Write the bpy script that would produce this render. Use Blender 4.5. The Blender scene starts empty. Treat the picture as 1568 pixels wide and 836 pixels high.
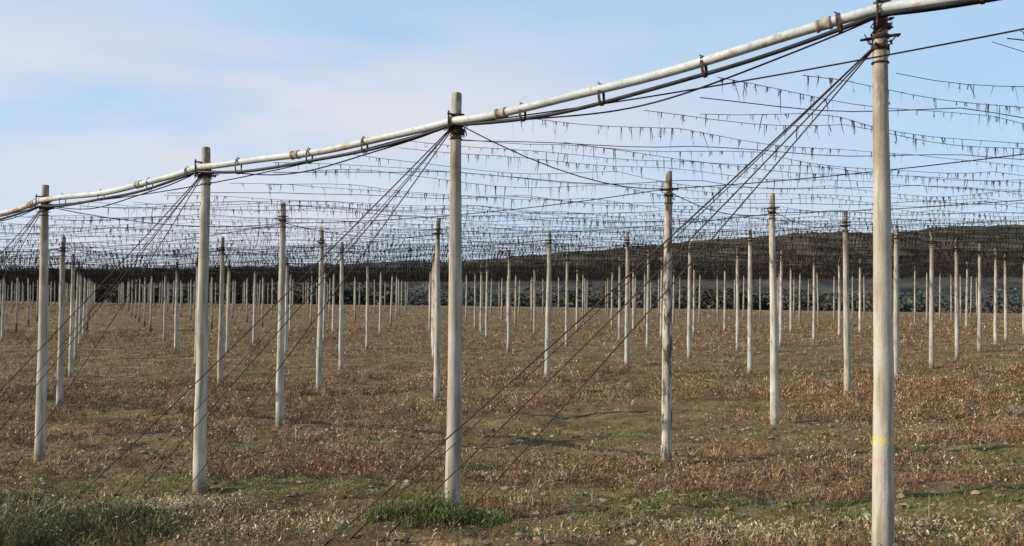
import bpy, math, numpy as np
from mathutils import Matrix, Vector
rng=np.random.default_rng(7)
S=bpy.context.scene
CZ=2.6; H=5.0
# ---------------------------------------------------------------- helpers
def new_mesh(name,V,F,mats=(),col=None,smooth=False,matidx=None):
    V=np.asarray(V,dtype=np.float32); F=np.asarray(F,dtype=np.int32)
    me=bpy.data.meshes.new(name); n=F.shape[1]
    me.vertices.add(len(V)); me.vertices.foreach_set('co',V.ravel())
    me.loops.add(F.size); me.loops.foreach_set('vertex_index',F.ravel())
    me.polygons.add(len(F)); me.polygons.foreach_set('loop_start',np.arange(len(F),dtype=np.int32)*n)
    if matidx is not None: me.polygons.foreach_set('material_index',np.asarray(matidx,dtype=np.int32))
    me.update(calc_edges=True)
    me.polygons.foreach_set('use_smooth',np.full(len(F),smooth,dtype=bool))
    if col is not None:
        a=me.color_attributes.new('Col','FLOAT_COLOR','POINT')
        c=np.ones((len(V),4),dtype=np.float32); c[:,:3]=col
        a.data.foreach_set('color',c.ravel())
    for m in mats: me.materials.append(m)
    return me
def add_obj(name,me,parent=None,loc=None):
    o=bpy.data.objects.new(name,me); S.collection.objects.link(o)
    if parent: o.parent=parent
    if loc is not None: o.location=loc
    return o
def join(parts):
    V=[];F=[];o=0
    for v,f in parts:
        V.append(v);F.append(f+o);o+=len(v)
    return np.concatenate(V),np.concatenate(F)
def tube(P,r,s=3,up=(0,0,1),caps=False):
    P=np.asarray(P,float);n=len(P)
    r=np.broadcast_to(np.asarray(r,float),(n,))
    T=np.gradient(P,axis=0);T/=np.linalg.norm(T,axis=1)[:,None]+1e-9
    A=np.cross(T,np.asarray(up,float));A/=np.linalg.norm(A,axis=1)[:,None]+1e-9
    B=np.cross(A,T)
    a=np.arange(s)*2*np.pi/s
    V=(P[:,None]+r[:,None,None]*(np.cos(a)[None,:,None]*A[:,None]+np.sin(a)[None,:,None]*B[:,None])).reshape(-1,3)
    i=np.arange(n-1)[:,None]*s;j=np.arange(s)[None];k=(j+1)%s
    F=np.stack([i+j,i+k,i+s+k,i+s+j],-1).reshape(-1,4)
    if caps:
        V=np.concatenate([V,P[:1],P[-1:]]);c0=len(V)-2;c1=c0+1;jj=np.arange(s)
        f0=np.stack([jj[::2],np.full(len(jj[::2]),c0),(jj[::2]+2)%s,(jj[::2]+1)%s],-1)
        f1=np.stack([(n-1)*s+jj[::2],(n-1)*s+(jj[::2]+1)%s,(n-1)*s+(jj[::2]+2)%s,np.full(len(jj[::2]),c1)],-1)
        F=np.concatenate([F,f0,f1])
    return V,F
def ribbons(base,d1,L,w,droop,az=None):
    """thin tapering bent blades; base (N,3), d1 (N,3) unit direction"""
    N=len(base)
    if az is None: az=rng.uniform(0,2*np.pi,N)
    side=np.stack([np.cos(az),np.sin(az),np.zeros(N)],1)*(w[:,None]/2)
    mid=base+d1*(L*0.55)[:,None]
    tip=mid+d1*(L*0.45)[:,None]+droop
    V=np.stack([base-side,base+side,mid-side*.75,mid+side*.75,tip],1).reshape(-1,3)
    o=np.arange(N)[:,None]*5
    F=np.concatenate([o+np.array([[0,1,3]]),o+np.array([[0,3,2]]),o+np.array([[2,3,4]])])
    return V,F
class VN:
    def __init__(s,seed): s.t=np.random.default_rng(seed).random((256,256))
    def __call__(s,x,y):
        xi=np.floor(x).astype(int);yi=np.floor(y).astype(int);fx=x-xi;fy=y-yi
        fx=fx*fx*(3-2*fx);fy=fy*fy*(3-2*fy);t=s.t
        a=t[xi%256,yi%256];b=t[(xi+1)%256,yi%256];c=t[xi%256,(yi+1)%256];d=t[(xi+1)%256,(yi+1)%256]
        return (a*(1-fx)+b*fx)*(1-fy)+(c*(1-fx)+d*fx)*fy
def fbm(n,x,y,o=4):
    v=0;a=.5;tot=0
    for i in range(o): v=v+a*n(x*2**i+17*i,y*2**i+31*i);tot+=a;a*=.5
    return v/tot
n1,n2,n3,n4=VN(1),VN(2),VN(3),VN(4)
# ---------------------------------------------------------------- terrain height
C=np.array([(3.26,7.95,-2.33),(-.65,10.62,-2.56),(-4.5,13.25,-2.84),(-8.4,16.2,-3.07),(2.54,15.12,-2.82),(5.75,19.6,-2.73),(8.94,24.1,-2.57),
(12.1,28.6,-2.52),(15.3,33.1,-2.42),(18.5,37.6,-2.39),(21.7,42.1,-2.29),(-5.2,20.7,-2.97),(-2,25.2,-2.88),(1.2,29.7,-2.71),(4.4,34.2,-2.57),
(7.6,38.7,-2.5),(10.8,43.2,-2.5),(-13,26.2,-3.35),(-9.8,30.7,-3.10),(-6.6,35.2,-2.9),(-.2,44.2,-2.65),(-17.6,36.2,-3.4),(-14.4,40.7,-3.23),
(51,110,-1.6),(-107,190,-2.6),(-30,148,-2.1),(95,100,-1.2),(0,1,-2.1),(-10,6,-2.95),(10,3,-2.0),(-45,25,-3.9),(45,40,-1.8),(40,12,-1.8),
(-60,80,-3.3),(-110,100,-3.3),(0,90,-2.35),(30,75,-2.05)],float)
def phi(r): return r*r*np.log(r+1e-9)
xy=C[:,:2];n=len(C)
K=phi(np.linalg.norm(xy[:,None]-xy[None],axis=2))+np.eye(n)*15
Pm=np.c_[np.ones(n),xy];A=np.zeros((n+3,n+3));A[:n,:n]=K;A[:n,n:]=Pm;A[n:,:n]=Pm.T
W=np.linalg.solve(A,np.r_[C[:,2],0,0,0])
P0=np.array([-.655,10.62]);U=np.array([-3.88,2.75]);Vv=np.array([3.2,4.5])
uh=U/np.linalg.norm(U);vh=Vv/np.linalg.norm(Vv)
KMAX=19
def gbase(x,y):
    x=np.asarray(x,float);y=np.asarray(y,float);sh=x.shape
    xc=np.clip(x.ravel(),-120,100);yc=np.clip(y.ravel(),-2,190)
    z=np.zeros(xc.size)
    for i in range(0,xc.size,50000):
        q=np.stack([xc[i:i+50000],yc[i:i+50000]],1)
        z[i:i+50000]=phi(np.linalg.norm(q[:,None]-xy[None],axis=2))@W[:n]+W[n]+q@W[n+1:]
    return z.reshape(sh)+CZ
def ground(x,y,micro=True):
    x=np.asarray(x,float);y=np.asarray(y,float)
    z=gbase(x,y)
    kk=((x-P0[0])*vh[0]+(y-P0[1])*vh[1])
    e=np.clip((kk-(KMAX+.8)*5.52)/260,0,1);z=z-7*e*e*(3-2*e)
    if micro:
        f=np.clip(1.3-y/80,0,1)
        z=z+f*((fbm(n1,x*.7,y*1.1,4)-.5)*.27+(fbm(n2,x*4,y*4,3)-.5)*.16)
    return z
def canopy(x,y): return gbase(x,y)+4.62
# ---------------------------------------------------------------- materials
def nodes(name):
    m=bpy.data.materials.new(name);m.use_nodes=True;nt=m.node_tree;b=nt.nodes['Principled BSDF']
    b.inputs['Roughness'].default_value=.9;b.inputs['Specular IOR Level'].default_value=.15
    return m,nt,b
def noise(nt,vec,scale,detail=5,rough=.6,vscale=None):
    if vscale:
        mp=nt.nodes.new('ShaderNodeMapping');mp.inputs['Scale'].default_value=vscale;nt.links.new(vec,mp.inputs['Vector']);vec=mp.outputs[0]
    q=nt.nodes.new('ShaderNodeTexNoise');q.inputs['Scale'].default_value=scale;q.inputs['Detail'].default_value=detail;q.inputs['Roughness'].default_value=rough
    nt.links.new(vec,q.inputs['Vector']);return q.outputs['Fac']
def ramp(nt,f,stops):
    q=nt.nodes.new('ShaderNodeValToRGB');e=q.color_ramp.elements
    while len(e)<len(stops): e.new(.5)
    for i,(p,c) in enumerate(stops):
        e[i].position=p;e[i].color=(*c,1) if len(c)==3 else c
    nt.links.new(f,q.inputs[0]);return q.outputs[0]
def mix(nt,f,a,b,mode='MIX'):
    q=nt.nodes.new('ShaderNodeMix');q.data_type='RGBA';q.blend_type=mode
    for s,v in ((0,f),(6,a),(7,b)):
        if isinstance(v,(int,float)): q.inputs[s].default_value=v
        elif isinstance(v,tuple): q.inputs[s].default_value=(*v,1)
        else: nt.links.new(v,q.inputs[s])
    return q.outputs[2]
def bump(nt,b,h,st=.5,d=.02):
    q=nt.nodes.new('ShaderNodeBump');q.inputs['Strength'].default_value=st;q.inputs['Distance'].default_value=d
    nt.links.new(h,q.inputs['Height']);nt.links.new(q.outputs[0],b.inputs['Normal'])
def g3(v): return (v,v,v)
def mapr(nt,v,a,b,c=0.,d=1.):
    q=nt.nodes.new('ShaderNodeMapRange')
    for i,x in enumerate((a,b,c,d)): q.inputs[i+1].default_value=x
    nt.links.new(v,q.inputs[0]);return q.outputs[0]

def ground_mat():
    m,nt,b=nodes('field_soil');g=nt.nodes.new('ShaderNodeNewGeometry').outputs['Position']
    base=ramp(nt,noise(nt,g,1.3,6,.72,(.6,1.3,1)),[(.32,(.11,.068,.038)),(.47,(.21,.135,.073)),(.58,(.32,.215,.12)),(.74,(.48,.37,.23))])
    fine=ramp(nt,noise(nt,g,20,5,.75),[(.3,g3(.36)),(.5,g3(.95)),(.7,g3(1.45))])
    base=mix(nt,1.0,base,fine,'MULTIPLY')
    gm=ramp(nt,noise(nt,g,.30,5,.65,(.4,1.7,1)),[(.47,g3(0)),(.61,g3(.9))])
    gm2=ramp(nt,noise(nt,g,5,4,.7),[(.40,g3(0)),(.58,g3(1))])
    gf=mix(nt,1.0,gm,gm2,'MULTIPLY')
    c=mix(nt,gf,base,mix(nt,1.0,(.20,.205,.065),fine,'MULTIPLY'))
    big=ramp(nt,noise(nt,g,.06,3),[(.3,(.85,.82,.79)),(.7,(1.15,1.08,1.0))])
    c=mix(nt,1.0,c,big,'MULTIPLY')
    sx=nt.nodes.new('ShaderNodeSeparateXYZ');nt.links.new(g,sx.inputs[0])
    c=mix(nt,mapr(nt,sx.outputs[1],200,420),c,ramp(nt,noise(nt,g,.012,5,.6,(1,.5,1)),[(.4,(.07,.078,.07)),(.6,(.15,.13,.10))]))
    nt.links.new(c,b.inputs['Base Color'])
    bump(nt,b,noise(nt,g,14,5,.75),1.0,.10);return m
def col_mat(name):
    m,nt,b=nodes(name);a=nt.nodes.new('ShaderNodeVertexColor');a.layer_name='Col'
    nt.links.new(a.outputs['Color'],b.inputs['Base Color']);b.inputs['Specular IOR Level'].default_value=.05
    return m
def post_mat(name,dark=0,paint=False):
    m,nt,b=nodes(name);tc=nt.nodes.new('ShaderNodeTexCoord').outputs['Object']
    oi=nt.nodes.new('ShaderNodeObjectInfo')
    ad=nt.nodes.new('ShaderNodeVectorMath');ad.operation='ADD';nt.links.new(tc,ad.inputs[0])
    sc=nt.nodes.new('ShaderNodeVectorMath');sc.operation='SCALE';nt.links.new(oi.outputs['Location'],sc.inputs[0]);sc.inputs['Scale'].default_value=3.3
    nt.links.new(sc.outputs[0],ad.inputs[1]);v=ad.outputs[0]
    c=ramp(nt,noise(nt,v,5,5,.6,(1,1,.35)),[(.3,(.38,.32,.235)),(.5,(.52,.465,.365)),(.7,(.62,.575,.48))])
    st=ramp(nt,noise(nt,v,12,4,.6,(2.0,2.0,.14)),[(.38,g3(.55)),(.50,g3(1)),(.7,g3(1.06))])
    c=mix(nt,.8,c,st,'MULTIPLY')
    sp=ramp(nt,noise(nt,v,70,3,.7),[(.3,g3(.6)),(.42,g3(1))]);c=mix(nt,.6,c,sp,'MULTIPLY')
    sx=nt.nodes.new('ShaderNodeSeparateXYZ');nt.links.new(tc,sx.inputs[0])
    ln=ramp(nt,noise(nt,v,7,5,.7,(1,1,.5)),[(.38,g3(0)),(.62,g3(.9))])
    lf=mix(nt,1.0,mapr(nt,sx.outputs[2],2.6,4.9),ln,'MULTIPLY');c=mix(nt,lf,c,(.18,.12,.07))
    c=mix(nt,mapr(nt,sx.outputs[2],.30,0),c,(.22,.17,.11))
    rv=mapr(nt,oi.outputs['Random'],0,1,.82,1.1)
    cb=nt.nodes.new('ShaderNodeCombineXYZ');[nt.links.new(rv,cb.inputs[i]) for i in range(3)]
    c=mix(nt,1.0,c,cb.outputs[0],'MULTIPLY')
    if dark:
        dm=ramp(nt,noise(nt,v,3.6,5,.75,(1.6,1.6,.45)),[(.48,g3(0)),(.56,g3(.9))]);c=mix(nt,dm,c,(.07,.052,.04))
    if paint:
        for z0,z1,cc,am in ((1.07,1.16,(.66,.54,.09),.85),(.86,.98,(.50,.33,.27),.6)):
            mu=nt.nodes.new('ShaderNodeMath');mu.operation='COMPARE';mu.inputs[1].default_value=(z0+z1)/2;mu.inputs[2].default_value=(z1-z0)/2
            nt.links.new(sx.outputs[2],mu.inputs[0])
            w=ramp(nt,noise(nt,v,34,4,.6),[(.46,g3(0)),(.54,g3(am))])
            c=mix(nt,mix(nt,1.0,mu.outputs[0],w,'MULTIPLY'),c,cc)
    nt.links.new(c,b.inputs['Base Color']);bump(nt,b,noise(nt,v,40,4,.7,(1,1,.6)),.4,.009);return m
def simple(name,c1,c2,scale=8,rough=.7,vs=None,metal=0):
    m,nt,b=nodes(name);tc=nt.nodes.new('ShaderNodeNewGeometry').outputs['Position']
    c=ramp(nt,noise(nt,tc,scale,3,.65,vs),[(.35,c1),(.65,c2)]);nt.links.new(c,b.inputs['Base Color'])
    b.inputs['Roughness'].default_value=rough;b.inputs['Metallic'].default_value=metal
    return m
def flat(name,c,rough=.9):
    m,nt,b=nodes(name);b.inputs['Base Color'].default_value=(*c,1);b.inputs['Roughness'].default_value=rough;b.inputs['Specular IOR Level'].default_value=.05;return m
m_ground=ground_mat();m_veg=col_mat('vegetation')
m_post=post_mat('weathered_concrete');m_postd=post_mat('stained_concrete',1);m_postp=post_mat('painted_mark_concrete',0,True)
m_iron=simple('rusty_iron',(.03,.022,.018),(.10,.06,.04),20,.7)
m_wire=flat('wire_dark',(.035,.028,.024),.7)
m_net=flat('dried_vine',(.024,.019,.016))
m_hose=simple('black_hose',(.015,.016,.018),(.04,.042,.045),5,.45)
def pipe_mat():
    m,nt,b=nodes('galvanized_pipe');g=nt.nodes.new('ShaderNodeNewGeometry').outputs['Position']
    c=ramp(nt,noise(nt,g,2.2,6,.7),[(.3,(.40,.43,.41)),(.5,(.55,.58,.55)),(.7,(.70,.70,.64))])
    r=ramp(nt,noise(nt,g,1.1,6,.75),[(.54,g3(0)),(.62,g3(.8))])
    c=mix(nt,r,c,(.36,.21,.08))
    s=ramp(nt,noise(nt,g,26,5,.7),[(.3,g3(.55)),(.5,g3(1))]);c=mix(nt,.8,c,s,'MULTIPLY')
    nt.links.new(c,b.inputs['Base Color']);b.inputs['Roughness'].default_value=.55;b.inputs['Specular IOR Level'].default_value=.35;return m
m_pipe=pipe_mat()
# ---------------------------------------------------------------- ground sheet
def axis(segs):
    out=[]
    for a,b,st in segs: out.append(np.arange(a,b,st))
    return np.unique(np.round(np.concatenate(out+[[segs[-1][1]]]),3))
gx=axis([(-4000,-1000,500),(-1000,-200,60),(-200,-60,6),(-60,-20,1.0),(-20,20,.12),(20,60,1.0),(60,200,6),(200,1000,60),(1000,4000,500)])
gy=axis([(-300,-20,40),(-20,6,1.0),(6,24,.11),(24,50,.4),(50,130,2),(130,500,8),(500,1000,60),(1000,5000,500)])
X,Y=np.meshgrid(gx,gy);Z=ground(X,Y)
Vt=np.stack([X,Y,Z],-1).reshape(-1,3);nx=len(gx);ny=len(gy)
i,j=np.meshgrid(np.arange(nx-1),np.arange(ny-1));a=j*nx+i
F=np.stack([a,a+1,a+nx+1,a+nx],-1).reshape(-1,4)
add_obj('ground',new_mesh('ground',Vt,F,[m_ground],smooth=True))
# ---------------------------------------------------------------- posts
def post_mesh(name,seed,mat,collar=True,h=H,lod=16):
    r=np.random.default_rng(seed)
    zz=np.array([-.3,0,.4,1,1.7,2.5,3.3,4,4.6,h-.03,h-.006,h])
    bx=np.cumsum(r.normal(0,.006,len(zz)));by=np.cumsum(r.normal(0,.006,len(zz)));bx[-3:]=bx[-3];by[-3:]=by[-3]
    rad=np.interp(zz,[0,h],[.096,.060]);rad=rad*(1+r.normal(0,.012,len(zz)));rad[-2]*=.93;rad[-1]*=.8
    P=np.stack([bx-bx[1],by-by[1],zz],1)
    V,Fq=tube(P,rad,lod,up=(0,1,0),caps=True);idx=[0]*len(Fq);parts=[(V,Fq)]
    cx,cy=np.interp(4.6,zz,P[:,0]),np.interp(4.6,zz,P[:,1])
    if collar:
        for z0,z1,rr in ((4.56,4.61,.078),(4.66,4.70,.077),(4.44,4.46,.076)):
            v,f=tube([(cx,cy,z0),(cx,cy,z0+.004),(cx,cy,z1-.004),(cx,cy,z1)],[.055,rr,rr,.055],lod,up=(0,1,0));parts.append((v,f));idx+=[1]*len(f)
        for a0,dx,dy in ((4.585,vh[0],vh[1]),(4.68,uh[0],uh[1])):
            v,f=tube([(cx-dx*.17,cy-dy*.17,a0),(cx-dx*.05,cy-dy*.05,a0),(cx+dx*.05,cy+dy*.05,a0),(cx+dx*.17,cy+dy*.17,a0)],[.012,.016,.016,.012],6,caps=True);parts.append((v,f));idx+=[1]*len(f)
        for q in range(7):  # twisted tie wires
            t=np.linspace(0,1,6);an=r.uniform(0,6.28);rr=.075+.12*t*r.uniform(.3,1)
            v,f=tube(np.stack([cx+np.cos(an+t)*rr,cy+np.sin(an+t)*rr,4.6+.12*r.uniform(-1,1)*t+.02*np.sin(9*t)],1),.006,4);parts.append((v,f));idx+=[1]*len(f)
    V,Fq=join(parts);return new_mesh(name,V,Fq,[mat,m_iron],smooth=True,matidx=idx)
variants=[post_mesh('post_mesh_%d'%s,s,m_post) for s in range(6)]
dark=post_mesh('post_mesh_stained',11,m_postd);painted=post_mesh('post_mesh_marked',12,m_postp);edge=[post_mesh('edge_mesh_%d'%s,20+s,m_post) for s in range(3)]
EDGE={-1:(7.15,5.2),0:(3.26,7.95),1:(-.655,10.62),2:(-4.52,13.25),3:(-8.4,16.23)}
for q in range(4,13): EDGE[q]=(EDGE[3][0]+(q-3)*U[0],EDGE[3][1]+(q-3)*U[1])
EDGE[-2]=(11.0,2.45)
pipe_h={-1:5.15,0:4.90,1:4.66,2:4.72,3:4.71}
def place(me,x,y,lean=.006,hs=1.0):
    o=add_obj('trellis_post',me,loc=(x,y,float(ground(x,y,False))))
    o.rotation_euler=(rng.normal(0,lean),rng.normal(0,lean),0);o.scale=(1,1,hs);return o
for q,(x,y) in EDGE.items():
    me=painted if q==0 else edge[q%3]
    place(me,x,y,.002 if q in(0,1,2,3) else .006)
farparts=[]
for jj in range(-4,50,2):
    for k in range(1,KMAX+1):
        p=P0+U*jj+Vv*k+rng.normal(0,.12 if k+jj>8 else .03,2)
        x,y=p
        if y<3 or abs(x)>.85*y+10: continue
        hs=1+rng.normal(0,.012)
        if math.hypot(x,y)<75:
            place(dark if (jj==0 and k==1) else variants[int(rng.integers(6))],x,y,.007,hs)
        else:
            z=float(ground(x,y,False));l=rng.normal(0,.03,2)
            farparts.append(tube([(x,y,z-.2),(x+l[0],y+l[1],z+2.5),(x+2*l[0],y+2*l[1],z+H*hs)],[.1,.08,.06],6,up=(0,1,0),caps=True))
for jj,k in ((3,2),(1,4),(1,8),(3,6),(5,5),(5,9),(7,4),(7,8),(3,10),(9,7),(9,11),(1,12)):
    p=P0+U*jj+Vv*k
    place(variants[k%6],p[0],p[1])
V,F=join(farparts);add_obj('distant_posts',new_mesh('distant_posts',V,F,[m_post],smooth=True))
# ---------------------------------------------------------------- pipe along the edge row
out=-vh
keys=sorted(EDGE)
cp=[]
for q in keys:
    x,y=EDGE[q];z=float(ground(x,y,False))+pipe_h.get(q,4.72)
    cp.append((q,x+out[0]*.115,y+out[1]*.115,z))
cp=np.array(cp)
def pipe_path(off=(0,0,0),sag=.05,ph=0,wob=.02,step=.03):
    t=np.arange(cp[0,0],cp[-1,0],step)
    x=np.interp(t,cp[:,0],cp[:,1]);y=np.interp(t,cp[:,0],cp[:,2])
    z=np.interp(t,cp[:,0],cp[:,3])
    ker=np.ones(9)/9
    zp=np.convolve(np.pad(z,4,mode='edge'),ker,'valid')
    f=t-np.floor(t)
    zz=zp-sag*4*f*(1-f)+wob*np.sin(t*5.1+ph)+wob*.5*np.sin(t*11.7+ph*2)
    lat=wob*1.2*np.sin(t*3.3+ph)
    return t,np.stack([x+off[0]+out[0]*lat,y+off[1]+out[1]*lat,zz+off[2]],1)
pe=bpy.data.objects.new('irrigation_pipe',None);S.collection.objects.link(pe)
t,pp=pipe_path(sag=.11,wob=.022)
V,F=tube(pp,.047,14,caps=True);add_obj('pipe_run',new_mesh('pipe_run',V,F,[m_pipe],smooth=True),pe)
t2,h1=pipe_path((out[0]*.01,out[1]*.01,-.085),sag=.145,ph=1.3,wob=.018)
V,F=tube(h1,.022,8);add_obj('black_hose',new_mesh('black_hose',V,F,[m_hose],smooth=True),pe)
t3,h2=pipe_path((-out[0]*.05,-out[1]*.05,-.06),sag=.24,ph=2.6,wob=.03)
V,F=tube(h2,.009,6);add_obj('thin_cable',new_mesh('thin_cable',V,F,[m_wire],smooth=True),pe)
parts=[];cpl=[]
for tt in np.arange(cp[0,0]+.1,12,.247):
    tt=tt+rng.normal(0,.03)
    i0=int(np.argmin(abs(t-tt)));p=pp[i0];d=pp[min(i0+1,len(pp)-1)]-pp[max(i0-1,0)];d/=np.linalg.norm(d)
    hh=(p[2]-h1[i0][2])/2+.047
    A=np.cross(d,(0,0,1));A/=np.linalg.norm(A);B=np.cross(A,d);ctr=(p+h1[i0])/2+B*.012
    s=14;an=np.arange(s)*2*np.pi/s
    ring=lambda w:ctr+np.cos(an)[:,None]*A*.055+np.sin(an)[:,None]*B*hh+d*w
    v=np.concatenate([ring(-.016),ring(.016)]);jx=np.arange(s);f=np.stack([jx,(jx+1)%s,s+(jx+1)%s,s+jx],-1);parts.append((v,f))
    tl=np.linspace(0,1,4);parts.append(tube(np.stack([ctr+B*hh+B*.02*q+d*.03*q for q in tl]),.006,4,up=(1,.3,0)))
for tt in np.arange(cp[0,0]+.62,12,.74):
    i0=int(np.argmin(abs(t-tt)));p=pp[i0];d=pp[i0+1]-pp[i0-1];d/=np.linalg.norm(d)
    cpl.append(tube([p-d*.07,p-d*.068,p-d*.045,p-d*.04,p+d*.04,p+d*.045,p+d*.068,p+d*.07],[.04,.060,.060,.052,.052,.060,.060,.04],14))
V,F=join(parts);add_obj('pipe_straps',new_mesh('straps',V,F,[m_iron]),pe)
V,F=join(cpl);add_obj('pipe_couplings',new_mesh('couplings',V,F,[simple('coupling_brass',(.26,.18,.10),(.46,.40,.30),9,.6)],smooth=True),pe)
parts=[]
for q in keys:
    x,y=EDGE[q];i0=int(np.argmin(abs(t-q)));p=pp[i0]
    for dz in (.075,-.13):
        zc=p[2]+dz
        parts.append(tube([(x,y,zc-.02),(x,y,zc-.018),(x,y,zc+.018),(x,y,zc+.02)],[.05,.078,.078,.05],12,up=(0,1,0)))
        parts.append(tube([(x,y,zc),(x+out[0]*.1,y+out[1]*.1,zc),(x+out[0]*.19,y+out[1]*.19,zc)],.013,6,caps=True))
    parts.append(tube([(x+out[0]*.175,y+out[1]*.175,p[2]-.16),(x+out[0]*.178,y+out[1]*.178,p[2]),(x+out[0]*.175,y+out[1]*.175,p[2]+.11)],.011,6,up=(0,1,0)))
    for w in range(12):
        tq=np.linspace(0,1,7);an=rng.uniform(0,6.28);rr=.08+.02*np.sin(tq*6)
        parts.append(tube(np.stack([x+np.cos(an+4*tq)*rr,y+np.sin(an+4*tq)*rr,p[2]-.12+.1*rng.uniform(-1,1)+.06*tq],1),.006,4))
V,F=join(parts);add_obj('pipe_brackets',new_mesh('brackets',V,F,[m_iron],smooth=True),pe)
# ---------------------------------------------------------------- guy wires
for q in range(0,9):
    x,y=EDGE[q];nx_,ny_=EDGE[q+1]
    top=np.array([x,y,float(ground(x,y,False))+4.66])
    ps=[]
    for o,al,r in ((.75,-.10,.007),(1.35,-.02,.007),(2.05,.05,.008),(1.45,.06,.005)):
        ax=nx_+out[0]*o+uh[0]*al*4.8;ay=ny_+out[1]*o+uh[1]*al*4.8
        g=float(ground(ax,ay));e=np.array([ax,ay,g-.05])
        s=np.linspace(0,1,9)[:,None];L=top*(1-s)+e*s;L[:,2]-=(.10*4*s*(1-s))[:,0]*rng.uniform(.4,1)
        ps.append(tube(L,r,5))
        ps.append(tube([e,e+(top-e)*.05],[.014,.012],6))
    V,F=join(ps);add_obj('guy_wire',new_mesh('guy_wire',V,F,[m_iron],smooth=True))
# ---------------------------------------------------------------- overhead canopy
ce=bpy.data.objects.new('overhead_wire_canopy',None);S.collection.objects.link(ce)
def inside(x,y,mk=.0):
    dx=x-P0[0];dy=y-P0[1];k=dx*vh[0]+dy*vh[1];jv=dx*uh[0]+dy*uh[1]
    return (k>mk)&(k<KMAX*5.52)&(jv>-4*4.76)&(jv<49*4.76)&(abs(x)<.72*y+8)&(y>1)
wires=[]
def cable(a,b,r,span,sag,n0):
    L=np.linalg.norm(b-a);s=np.arange(0,L,n0);P=a+(b-a)/L*s[:,None]
    m=inside(P[:,0],P[:,1],-.2)
    if m.sum()<3: return
    P=P[m];s=s[m];z=canopy(P[:,0],P[:,1]);f=(s/span)%1
    wires.append(tube(np.c_[P,z-sag*4*f*(1-f)],r,4))
for jj in range(-4,50,2):
    a=P0+U*jj;cable(a,a+Vv*KMAX,.008,5.52,.20,.69)
for k in range(0,KMAX+1):
    a=P0+Vv*k-U*4;b=P0+Vv*k+U*49
    cable(a,b,.008,9.52,.14,.79)
td=np.array([.92,.39]);td/=np.linalg.norm(td);tn=np.array([-td[1],td[0]])
tb=[];zw=[]
for kind in (0,1):
  for o in (np.arange(-34,230,.58) if kind==0 else np.arange(-34,230,2.3)):
    o=o+rng.normal(0,.10)
    tdl=(td if kind==0 else np.array([.975,.22]))+tn*rng.normal(0,.015)
    s=np.arange(-260,260,.45);P=P0+tn*o+tdl*s[:,None];m=inside(P[:,0],P[:,1],.1)
    if m.sum()<4: continue
    P=P[m];s=s[m];ph=rng.uniform(0,5);h0=rng.normal(-.03,.06)+(0 if kind==0 else .03);sg_=rng.uniform(.04,.15)
    def zf(P_,s_):
        f=((s_+ph)/4.1)%1
        return canopy(P_[:,0],P_[:,1])+h0-sg_*4*f*(1-f)+.015*np.sin(s_*2.3+ph)
    wires.append(tube(np.c_[P,zf(P,s)],.0038 if kind==0 else .006,3))
    if kind: continue
    ds=s[-1]-s[0];cnt=int(ds/.030);ss=rng.uniform(s[0],s[-1],cnt)
    ss=np.round(ss/.15+rng.normal(0,.12,cnt))*.15*.6+ss*.4                      # gather into small tufts
    cl=fbm(n3,ss*1.3+o*7,np.full(cnt,o*3.1),2);ss=ss[cl+rng.normal(0,.16,cnt)>.44]
    Q=P0+tn*o+tdl*ss[:,None]
    tb.append(np.c_[Q,zf(Q,ss)])
tb=np.concatenate(tb);D=np.hypot(tb[:,0],tb[:,1])
keep=rng.random(len(tb))<np.where(D<28,1,np.clip(1-(D-28)/70,.26,1));tb=tb[keep];D=D[keep];Nn=len(tb)
L=rng.exponential(.060,Nn)+.035;L=np.clip(L,0,.30);big=rng.random(Nn)<.08;L[big]+=rng.uniform(.05,.18,big.sum())
fr=np.clip((D-20)/70,0,1);L=L*(1+fr*1.2)
w=rng.uniform(.005,.012,Nn)*(1+fr*4.5)
d=np.stack([rng.normal(0,.13,Nn),rng.normal(0,.13,Nn),-np.ones(Nn)],1);d/=np.linalg.norm(d,axis=1)[:,None]
V,F=ribbons(tb,d,L,w,rng.normal(0,.012,(Nn,3)));print('tatters',Nn)
parts=[(V,F)]
nr=np.where(D<34)[0];sel=rng.choice(nr,int(len(nr)*.4))
b2=tb[sel]+d[sel]*(L[sel]*rng.uniform(.2,.8,len(sel)))[:,None]
d2=rng.normal(0,.6,(len(sel),3));d2[:,2]=-abs(d2[:,2])-.5;d2/=np.linalg.norm(d2,axis=1)[:,None]
parts.append(ribbons(b2,d2,rng.uniform(.02,.05,len(sel)),rng.uniform(.005,.014,len(sel)),rng.normal(0,.008,(len(sel),3))))
sel=rng.choice(nr,int(len(nr)*.3))
b3=tb[sel]+rng.normal(0,.006,(len(sel),3));sg=rng.choice([-1,1],len(sel))
d3=np.c_[td[0]*sg,td[1]*sg,rng.normal(0,.06,len(sel))]
parts.append(ribbons(b3,d3,rng.uniform(.03,.10,len(sel)),rng.uniform(.006,.010,len(sel)),rng.normal(0,.010,(len(sel),3)),az=np.full(len(sel),math.atan2(tn[1],tn[0]))))
V,F=join(parts);add_obj('dried_vine_tatters',new_mesh('tatters',V,F,[m_net]),ce)
V,F=join(wires);add_obj('canopy_wires',new_mesh('canopy_wires',V,F,[m_wire]),ce)
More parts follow.
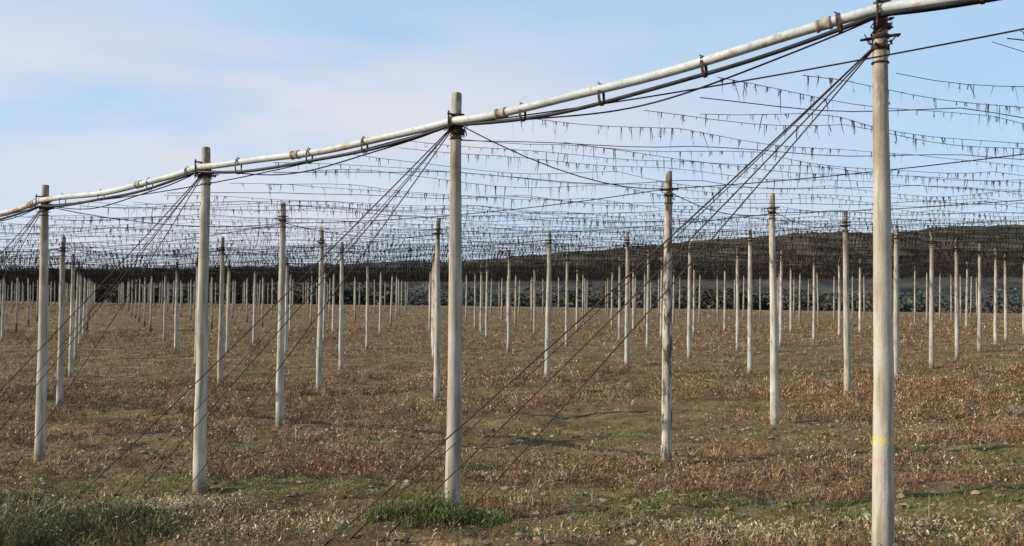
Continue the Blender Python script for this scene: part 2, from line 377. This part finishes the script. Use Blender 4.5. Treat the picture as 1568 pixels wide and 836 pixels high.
# ---------------------------------------------------------------- vegetation
def scatter(n,y0,y1,spread=.68,pw=2):
    u=rng.random(n);y=(y0**pw+u*(y1**pw-y0**pw))**(1/pw);x=rng.uniform(-1,1,n)*(spread*y+1.5);return x,y
def pal(n,cols,jit=.15):
    c=np.array(cols)[rng.integers(len(cols),size=n)];return c*(1+rng.normal(0,jit,(n,1)))*(1+rng.normal(0,jit*.3,(n,3)))
DRY=[(.28,.155,.082),(.34,.20,.105),(.21,.115,.062),(.42,.30,.175),(.56,.44,.28),(.13,.08,.05),(.30,.17,.095),(.25,.135,.07)]
STRAW=[(.58,.48,.29),(.50,.40,.23),(.66,.57,.36),(.40,.31,.16)]
GRN=[(.12,.155,.038),(.16,.19,.052),(.22,.225,.075),(.10,.13,.035),(.28,.27,.11)]
def tufts(x,y,cols,nb,hmin,hmax,rad,wd,lean=.45,flakes=0,hboost=None):
    n=len(x);z=ground(x,y)
    tc=pal(n,cols,.18);hh=rng.uniform(hmin,hmax,n)
    if hboost is not None: hh=hh*hboost
    X=np.repeat(x,nb)+rng.normal(0,rad,n*nb);Y=np.repeat(y,nb)+rng.normal(0,rad,n*nb);Zb=np.repeat(z,nb)-.015
    h=np.repeat(hh,nb)*rng.uniform(.5,1.1,n*nb)
    d=np.stack([rng.normal(0,lean,n*nb),rng.normal(0,lean,n*nb),np.ones(n*nb)],1);d/=np.linalg.norm(d,axis=1)[:,None]
    wsc=np.repeat(1+np.hypot(x,y)/28,nb)
    V,F=ribbons(np.c_[X,Y,Zb],d,h,wd*wsc*rng.uniform(.5,1.2,n*nb),np.c_[d[:,0]*h*.35,d[:,1]*h*.35,-h*.12])
    c=np.repeat(np.repeat(tc,nb,0)*(1+rng.normal(0,.12,(n*nb,1))),5,0)
    Vs=[V];Fs=[F];Cs=[c]
    if flakes:
        m=n*flakes;q=rng.uniform(.15,1,m);hx=np.repeat(hh,flakes)
        b=np.c_[np.repeat(x,flakes)+rng.normal(0,1,m)*(rad+.25*hx*q),np.repeat(y,flakes)+rng.normal(0,1,m)*(rad+.25*hx*q),np.repeat(z,flakes)+q*hx]
        dd=rng.normal(0,1,(m,3));dd/=np.linalg.norm(dd,axis=1)[:,None];ws=np.repeat(1+np.hypot(x,y)/28,flakes)
        v,f=ribbons(b,dd,rng.uniform(.02,.05,m)*ws,wd*2.2*ws*rng.uniform(.6,1.4,m),rng.normal(0,.01,(m,3)))
        Vs.append(v);Fs.append(f+len(V));Cs.append(np.repeat(np.repeat(tc,flakes,0)*rng.uniform(.6,1.3,(m,1)),5,0))
    return np.concatenate(Vs),np.concatenate(Fs),np.clip(np.concatenate(Cs),.01,.9)
def joinc(L):
    V,F=join([(a,b) for a,b,c in L]);return V,F,np.concatenate([c for a,b,c in L])
def kdist(x,y): return (x-P0[0])*vh[0]+(y-P0[1])*vh[1]
def patch(x,y): return fbm(n4,x*.22,y*.8,4)
L_=[]
for (nn,y0,y1,nb,fl,h0,h1,wd) in ((22000,5,16,8,9,.05,.28,.005),(30000,16,32,6,7,.06,.34,.006),(36000,32,75,4,5,.08,.36,.006),(32000,75,195,3,3,.12,.36,.007)):
    x,y=scatter(nn,y0,y1);p=patch(x,y);k=kdist(x,y)
    q=fbm(n2,x*.5+9,y*1.5,3)
    m=(rng.random(nn)<np.clip((q-.36)*5.5,.08,1))&(p<.565+rng.normal(0,.05,nn))&((k>.6)|(rng.random(nn)<.25))&(k<KMAX*5.52+3)
    L_.append(tufts(x[m],y[m],DRY,nb,h0,h1,.05,wd,.5,fl,hboost=.25+1.6*np.clip(q[m],0,1)))
V,F,c=joinc(L_);add_obj('dry_weeds',new_mesh('dry_weeds',V,F,[m_veg],col=c))
L_=[]
for (nn,y0,y1,nb,h0,h1,wd) in ((28000,5,16,9,.03,.10,.006),(24000,16,34,6,.04,.11,.007),(20000,34,90,4,.05,.13,.009)):
    x,y=scatter(nn,y0,y1);p=patch(x,y);k=kdist(x,y)
    m=(p>.55+rng.normal(0,.04,nn))|((k<.3)&(rng.random(nn)<.35)&(p>.44))
    L_.append(tufts(x[m],y[m],GRN,nb,h0,h1,.06,wd,.6))
def blob(cx,cy,rx,ry,n,h0,h1,cols,nb,rad=.05,wd=.007,lean=.4):
    a=rng.uniform(0,6.283,n);r=np.sqrt(rng.random(n))*(1+rng.normal(0,.18,n));x=cx+rx*r*np.cos(a);y=cy+ry*r*np.sin(a)
    return tufts(x,y,cols,nb,h0,h1,rad,wd,lean,2,hboost=np.clip(1.15-r*.7,.25,1.1)*(.4+1.2*fbm(n3,x*1.7,y*1.7,2)))
V,F,c=joinc(L_);add_obj('green_grass',new_mesh('green_grass',V,F,[m_veg],col=c))
OLV=[(.12,.125,.045),(.17,.165,.07),(.10,.105,.04),(.24,.20,.10),(.07,.08,.03)]
L_=[blob(-5.4,10.2,1.7,1.1,900,.18,.62,OLV,14),blob(-5.9,10.9,1.7,1.1,800,.2,.5,STRAW+OLV,9),
    blob(-6.9,12.4,.9,.5,220,.15,.35,OLV,10)]
V,F,c=joinc(L_);add_obj('grass_clump',new_mesh('grass_clump',V,F,[m_veg],col=c))
L_=[blob(-.95,10.25,.75,.35,420,.10,.40,OLV+GRN,12),blob(-.3,10.5,.3,.2,90,.08,.25,GRN,10),blob(2.2,11.4,.9,.4,160,.05,.2,GRN+OLV,9)]
V,F,c=joinc(L_);add_obj('grass_clump',new_mesh('grass_clump2',V,F,[m_veg],col=c))
L_=[blob(-5.0,12.0,1.6,.7,900,.05,.16,STRAW,10,.06,.006,1.1),blob(-3.2,10.6,2.2,.8,1300,.05,.14,STRAW+DRY,10,.06,.006,1.1),blob(3.0,9.6,2.6,.5,600,.04,.12,STRAW,8,.06,.006,1.1)]
V,F,c=joinc(L_);add_obj('dry_straw',new_mesh('dry_straw',V,F,[m_veg],col=c))
# soil clods
ic=np.array([(0,0,1),(.9,0,.3),(.28,.85,.3),(-.72,.53,.3),(-.72,-.53,.3),(.28,-.85,.3),(.72,.53,-.4),(-.28,.85,-.4),(-.9,0,-.4),(-.28,-.85,-.4),(.72,-.53,-.4)])
it=np.array([(0,1,2),(0,2,3),(0,3,4),(0,4,5),(0,5,1),(1,6,2),(2,6,7),(2,7,3),(3,7,8),(3,8,4),(4,8,9),(4,9,5),(5,9,10),(5,10,1),(1,10,6)])
nc=14000;x,y=scatter(nc,5,20);sz=rng.exponential(.013,nc)+.008;sz=np.clip(sz,0,.06)
V=(ic[None]*(1+rng.normal(0,.22,(nc,11,3))))*sz[:,None,None]*np.array([1.2,1.1,.6]);V=V+np.stack([x,y,ground(x,y)],1)[:,None]
F=(it[None]+np.arange(nc)[:,None,None]*11).reshape(-1,3)
c=np.repeat(pal(nc,[(.26,.18,.11),(.20,.13,.08),(.32,.24,.15),(.15,.10,.06),(.36,.29,.20)],.12),11,0)
add_obj('soil_clods',new_mesh('soil_clods',V.reshape(-1,3),F,[m_veg],col=np.clip(c,.01,.9)))
# ---------------------------------------------------------------- distant hills and trees
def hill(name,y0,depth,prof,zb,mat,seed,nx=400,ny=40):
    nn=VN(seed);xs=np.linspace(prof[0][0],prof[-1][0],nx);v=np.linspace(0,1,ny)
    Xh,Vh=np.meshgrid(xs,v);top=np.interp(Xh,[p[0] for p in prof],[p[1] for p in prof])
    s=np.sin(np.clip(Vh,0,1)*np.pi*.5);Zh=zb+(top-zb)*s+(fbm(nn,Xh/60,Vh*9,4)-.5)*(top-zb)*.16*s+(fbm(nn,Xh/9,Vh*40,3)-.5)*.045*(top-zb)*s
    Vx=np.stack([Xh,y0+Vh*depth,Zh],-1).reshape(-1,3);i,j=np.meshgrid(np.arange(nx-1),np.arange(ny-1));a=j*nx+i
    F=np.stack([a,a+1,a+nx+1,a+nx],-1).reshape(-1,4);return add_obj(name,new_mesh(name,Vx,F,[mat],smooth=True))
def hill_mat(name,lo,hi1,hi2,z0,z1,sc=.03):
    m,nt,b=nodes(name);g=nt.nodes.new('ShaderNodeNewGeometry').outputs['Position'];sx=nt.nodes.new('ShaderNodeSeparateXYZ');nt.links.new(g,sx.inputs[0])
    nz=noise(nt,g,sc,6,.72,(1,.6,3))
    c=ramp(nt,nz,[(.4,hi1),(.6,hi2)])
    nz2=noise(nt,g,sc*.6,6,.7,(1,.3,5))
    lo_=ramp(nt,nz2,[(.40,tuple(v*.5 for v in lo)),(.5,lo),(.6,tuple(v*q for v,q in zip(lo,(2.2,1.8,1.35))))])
    c=mix(nt,mapr(nt,sx.outputs[2],z0,z1),lo_,c);nt.links.new(c,b.inputs['Base Color']);b.inputs['Specular IOR Level'].default_value=0;return m  # low slopes take the lo tint: mist haze put into the base colour
def zt(px,d): return CZ+px/1384*d
D1=2600
hill('far_ridge',2200,400,[(-2600,zt(40,D1)),(-1500,zt(34,D1)),(-900,zt(38,D1)),(-300,zt(50,D1)),(300,zt(60,D1)),(2600,zt(70,D1))],-60,hill_mat('far_ridge_m',(.058,.066,.074),(.08,.092,.108),(.12,.128,.135),0,60,.012),5)  # ridge colours are blue-grey to imitate aerial haze
D2=1150
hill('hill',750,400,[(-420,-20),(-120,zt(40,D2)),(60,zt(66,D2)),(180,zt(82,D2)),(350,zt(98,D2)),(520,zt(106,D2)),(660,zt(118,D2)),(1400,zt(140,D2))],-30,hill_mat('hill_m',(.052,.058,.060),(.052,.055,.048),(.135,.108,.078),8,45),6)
m_dt=col_mat('distant_tree_foliage')
Vs=[];Fs=[];Cs=[];o=0
for q in range(1300):
    y=rng.choice([285,340,430,540])*rng.uniform(.94,1.1);x=rng.uniform(-.72,.72)*y
    if fbm(n2,np.array([x/45+y*.02]),np.array([y*.02]),2)[0]<.40: continue
    z=float(ground(x,y,False));h=rng.uniform(5,13)*(.85+(y-280)/300)
    nl=120;r=h*.5;a=rng.normal(0,1,(nl,3));a/=np.linalg.norm(a,axis=1)[:,None];a*=rng.random((nl,1))**.4
    sub=rng.normal(0,.35,(6,3))[rng.integers(6,size=nl)]
    b=np.array([x,y,z+h*.45])+(a*.6+sub)*np.array([r*1.6,r,h*.42]);b[:,2]=np.maximum(b[:,2],z);dd=rng.normal(0,1,(nl,3));dd/=np.linalg.norm(dd,axis=1)[:,None]
    v,f=ribbons(b,dd,rng.uniform(.8,1.8,nl),rng.uniform(.8,1.7,nl),rng.normal(0,.2,(nl,3)))
    hz=np.clip((y-280)/300,0,1);cc=(np.array([.072,.072,.055])*(1-hz)+np.array([.085,.093,.092])*hz)*rng.uniform(.7,1.5)*np.array([1+rng.normal(0,.15),1,1]);Vs.append(v);Fs.append(f+o);o+=len(v);Cs.append(np.repeat(cc[None]*rng.uniform(.7,1.2,(nl,1)),5,0))  # hz greys foliage with distance, air haze painted into its colour
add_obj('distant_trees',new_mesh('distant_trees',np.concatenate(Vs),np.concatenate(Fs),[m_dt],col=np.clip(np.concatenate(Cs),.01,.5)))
# ---------------------------------------------------------------- light and sky
EL=math.radians(25);sd=np.array([-1,-.16]);sd/=np.linalg.norm(sd)
sun=bpy.data.lights.new('sun','SUN');sun.energy=5.0;sun.angle=math.radians(.5);sun.color=(1,.91,.77)
so=bpy.data.objects.new('sun',sun);S.collection.objects.link(so)
dirv=Vector((sd[0]*math.cos(EL),sd[1]*math.cos(EL),math.sin(EL)));so.rotation_euler=dirv.to_track_quat('Z','Y').to_euler();so.location=(-30,-10,30)
w=bpy.data.worlds.new('World');S.world=w;w.use_nodes=True;nt=w.node_tree;bg=nt.nodes['Background']
sk=nt.nodes.new('ShaderNodeTexSky');sk.sky_type='NISHITA';sk.sun_disc=False;sk.sun_elevation=EL;sk.sun_rotation=math.atan2(sd[0],sd[1]);sk.air_density=1.0;sk.dust_density=.8;sk.ozone_density=1.6
tc=nt.nodes.new('ShaderNodeTexCoord').outputs['Generated']
sx=nt.nodes.new('ShaderNodeSeparateXYZ');nt.links.new(tc,sx.inputs[0])
hz=mapr(nt,sx.outputs[2],.30,.8,.74,.15)
c=mix(nt,hz,sk.outputs[0],(3.2,5.1,7.1))
cl=noise(nt,tc,2.4,5,.5,(1,1,3.6));cm=ramp(nt,cl,[(.36,g3(.05)),(.56,g3(1))])
f=mix(nt,1.0,mix(nt,1.0,cm,mapr(nt,sx.outputs[0],.45,-.10,.2,1),'MULTIPLY'),mapr(nt,sx.outputs[2],.34,.20,.08,1),'MULTIPLY')
c=mix(nt,f,c,(5.3,5.35,6.0))
c=mix(nt,mapr(nt,sx.outputs[2],.20,.0,0,.75),c,(4.8,5.35,6.15))
nt.links.new(c,bg.inputs[0]);bg.inputs[1].default_value=.14
S.view_settings.view_transform='Standard';S.view_settings.look='None';S.view_settings.exposure=0
# ---------------------------------------------------------------- camera
cam=bpy.data.cameras.new('camera');co=bpy.data.objects.new('camera',cam);S.collection.objects.link(co);S.camera=co
cam.lens=31.78;cam.sensor_width=36;cam.clip_end=12000;cam.clip_start=.1
co.matrix_world=Matrix.Translation((0,0,CZ))@Matrix.Rotation(math.radians(90+1.53),4,'X')@Matrix.Rotation(math.radians(.6),4,'Z')
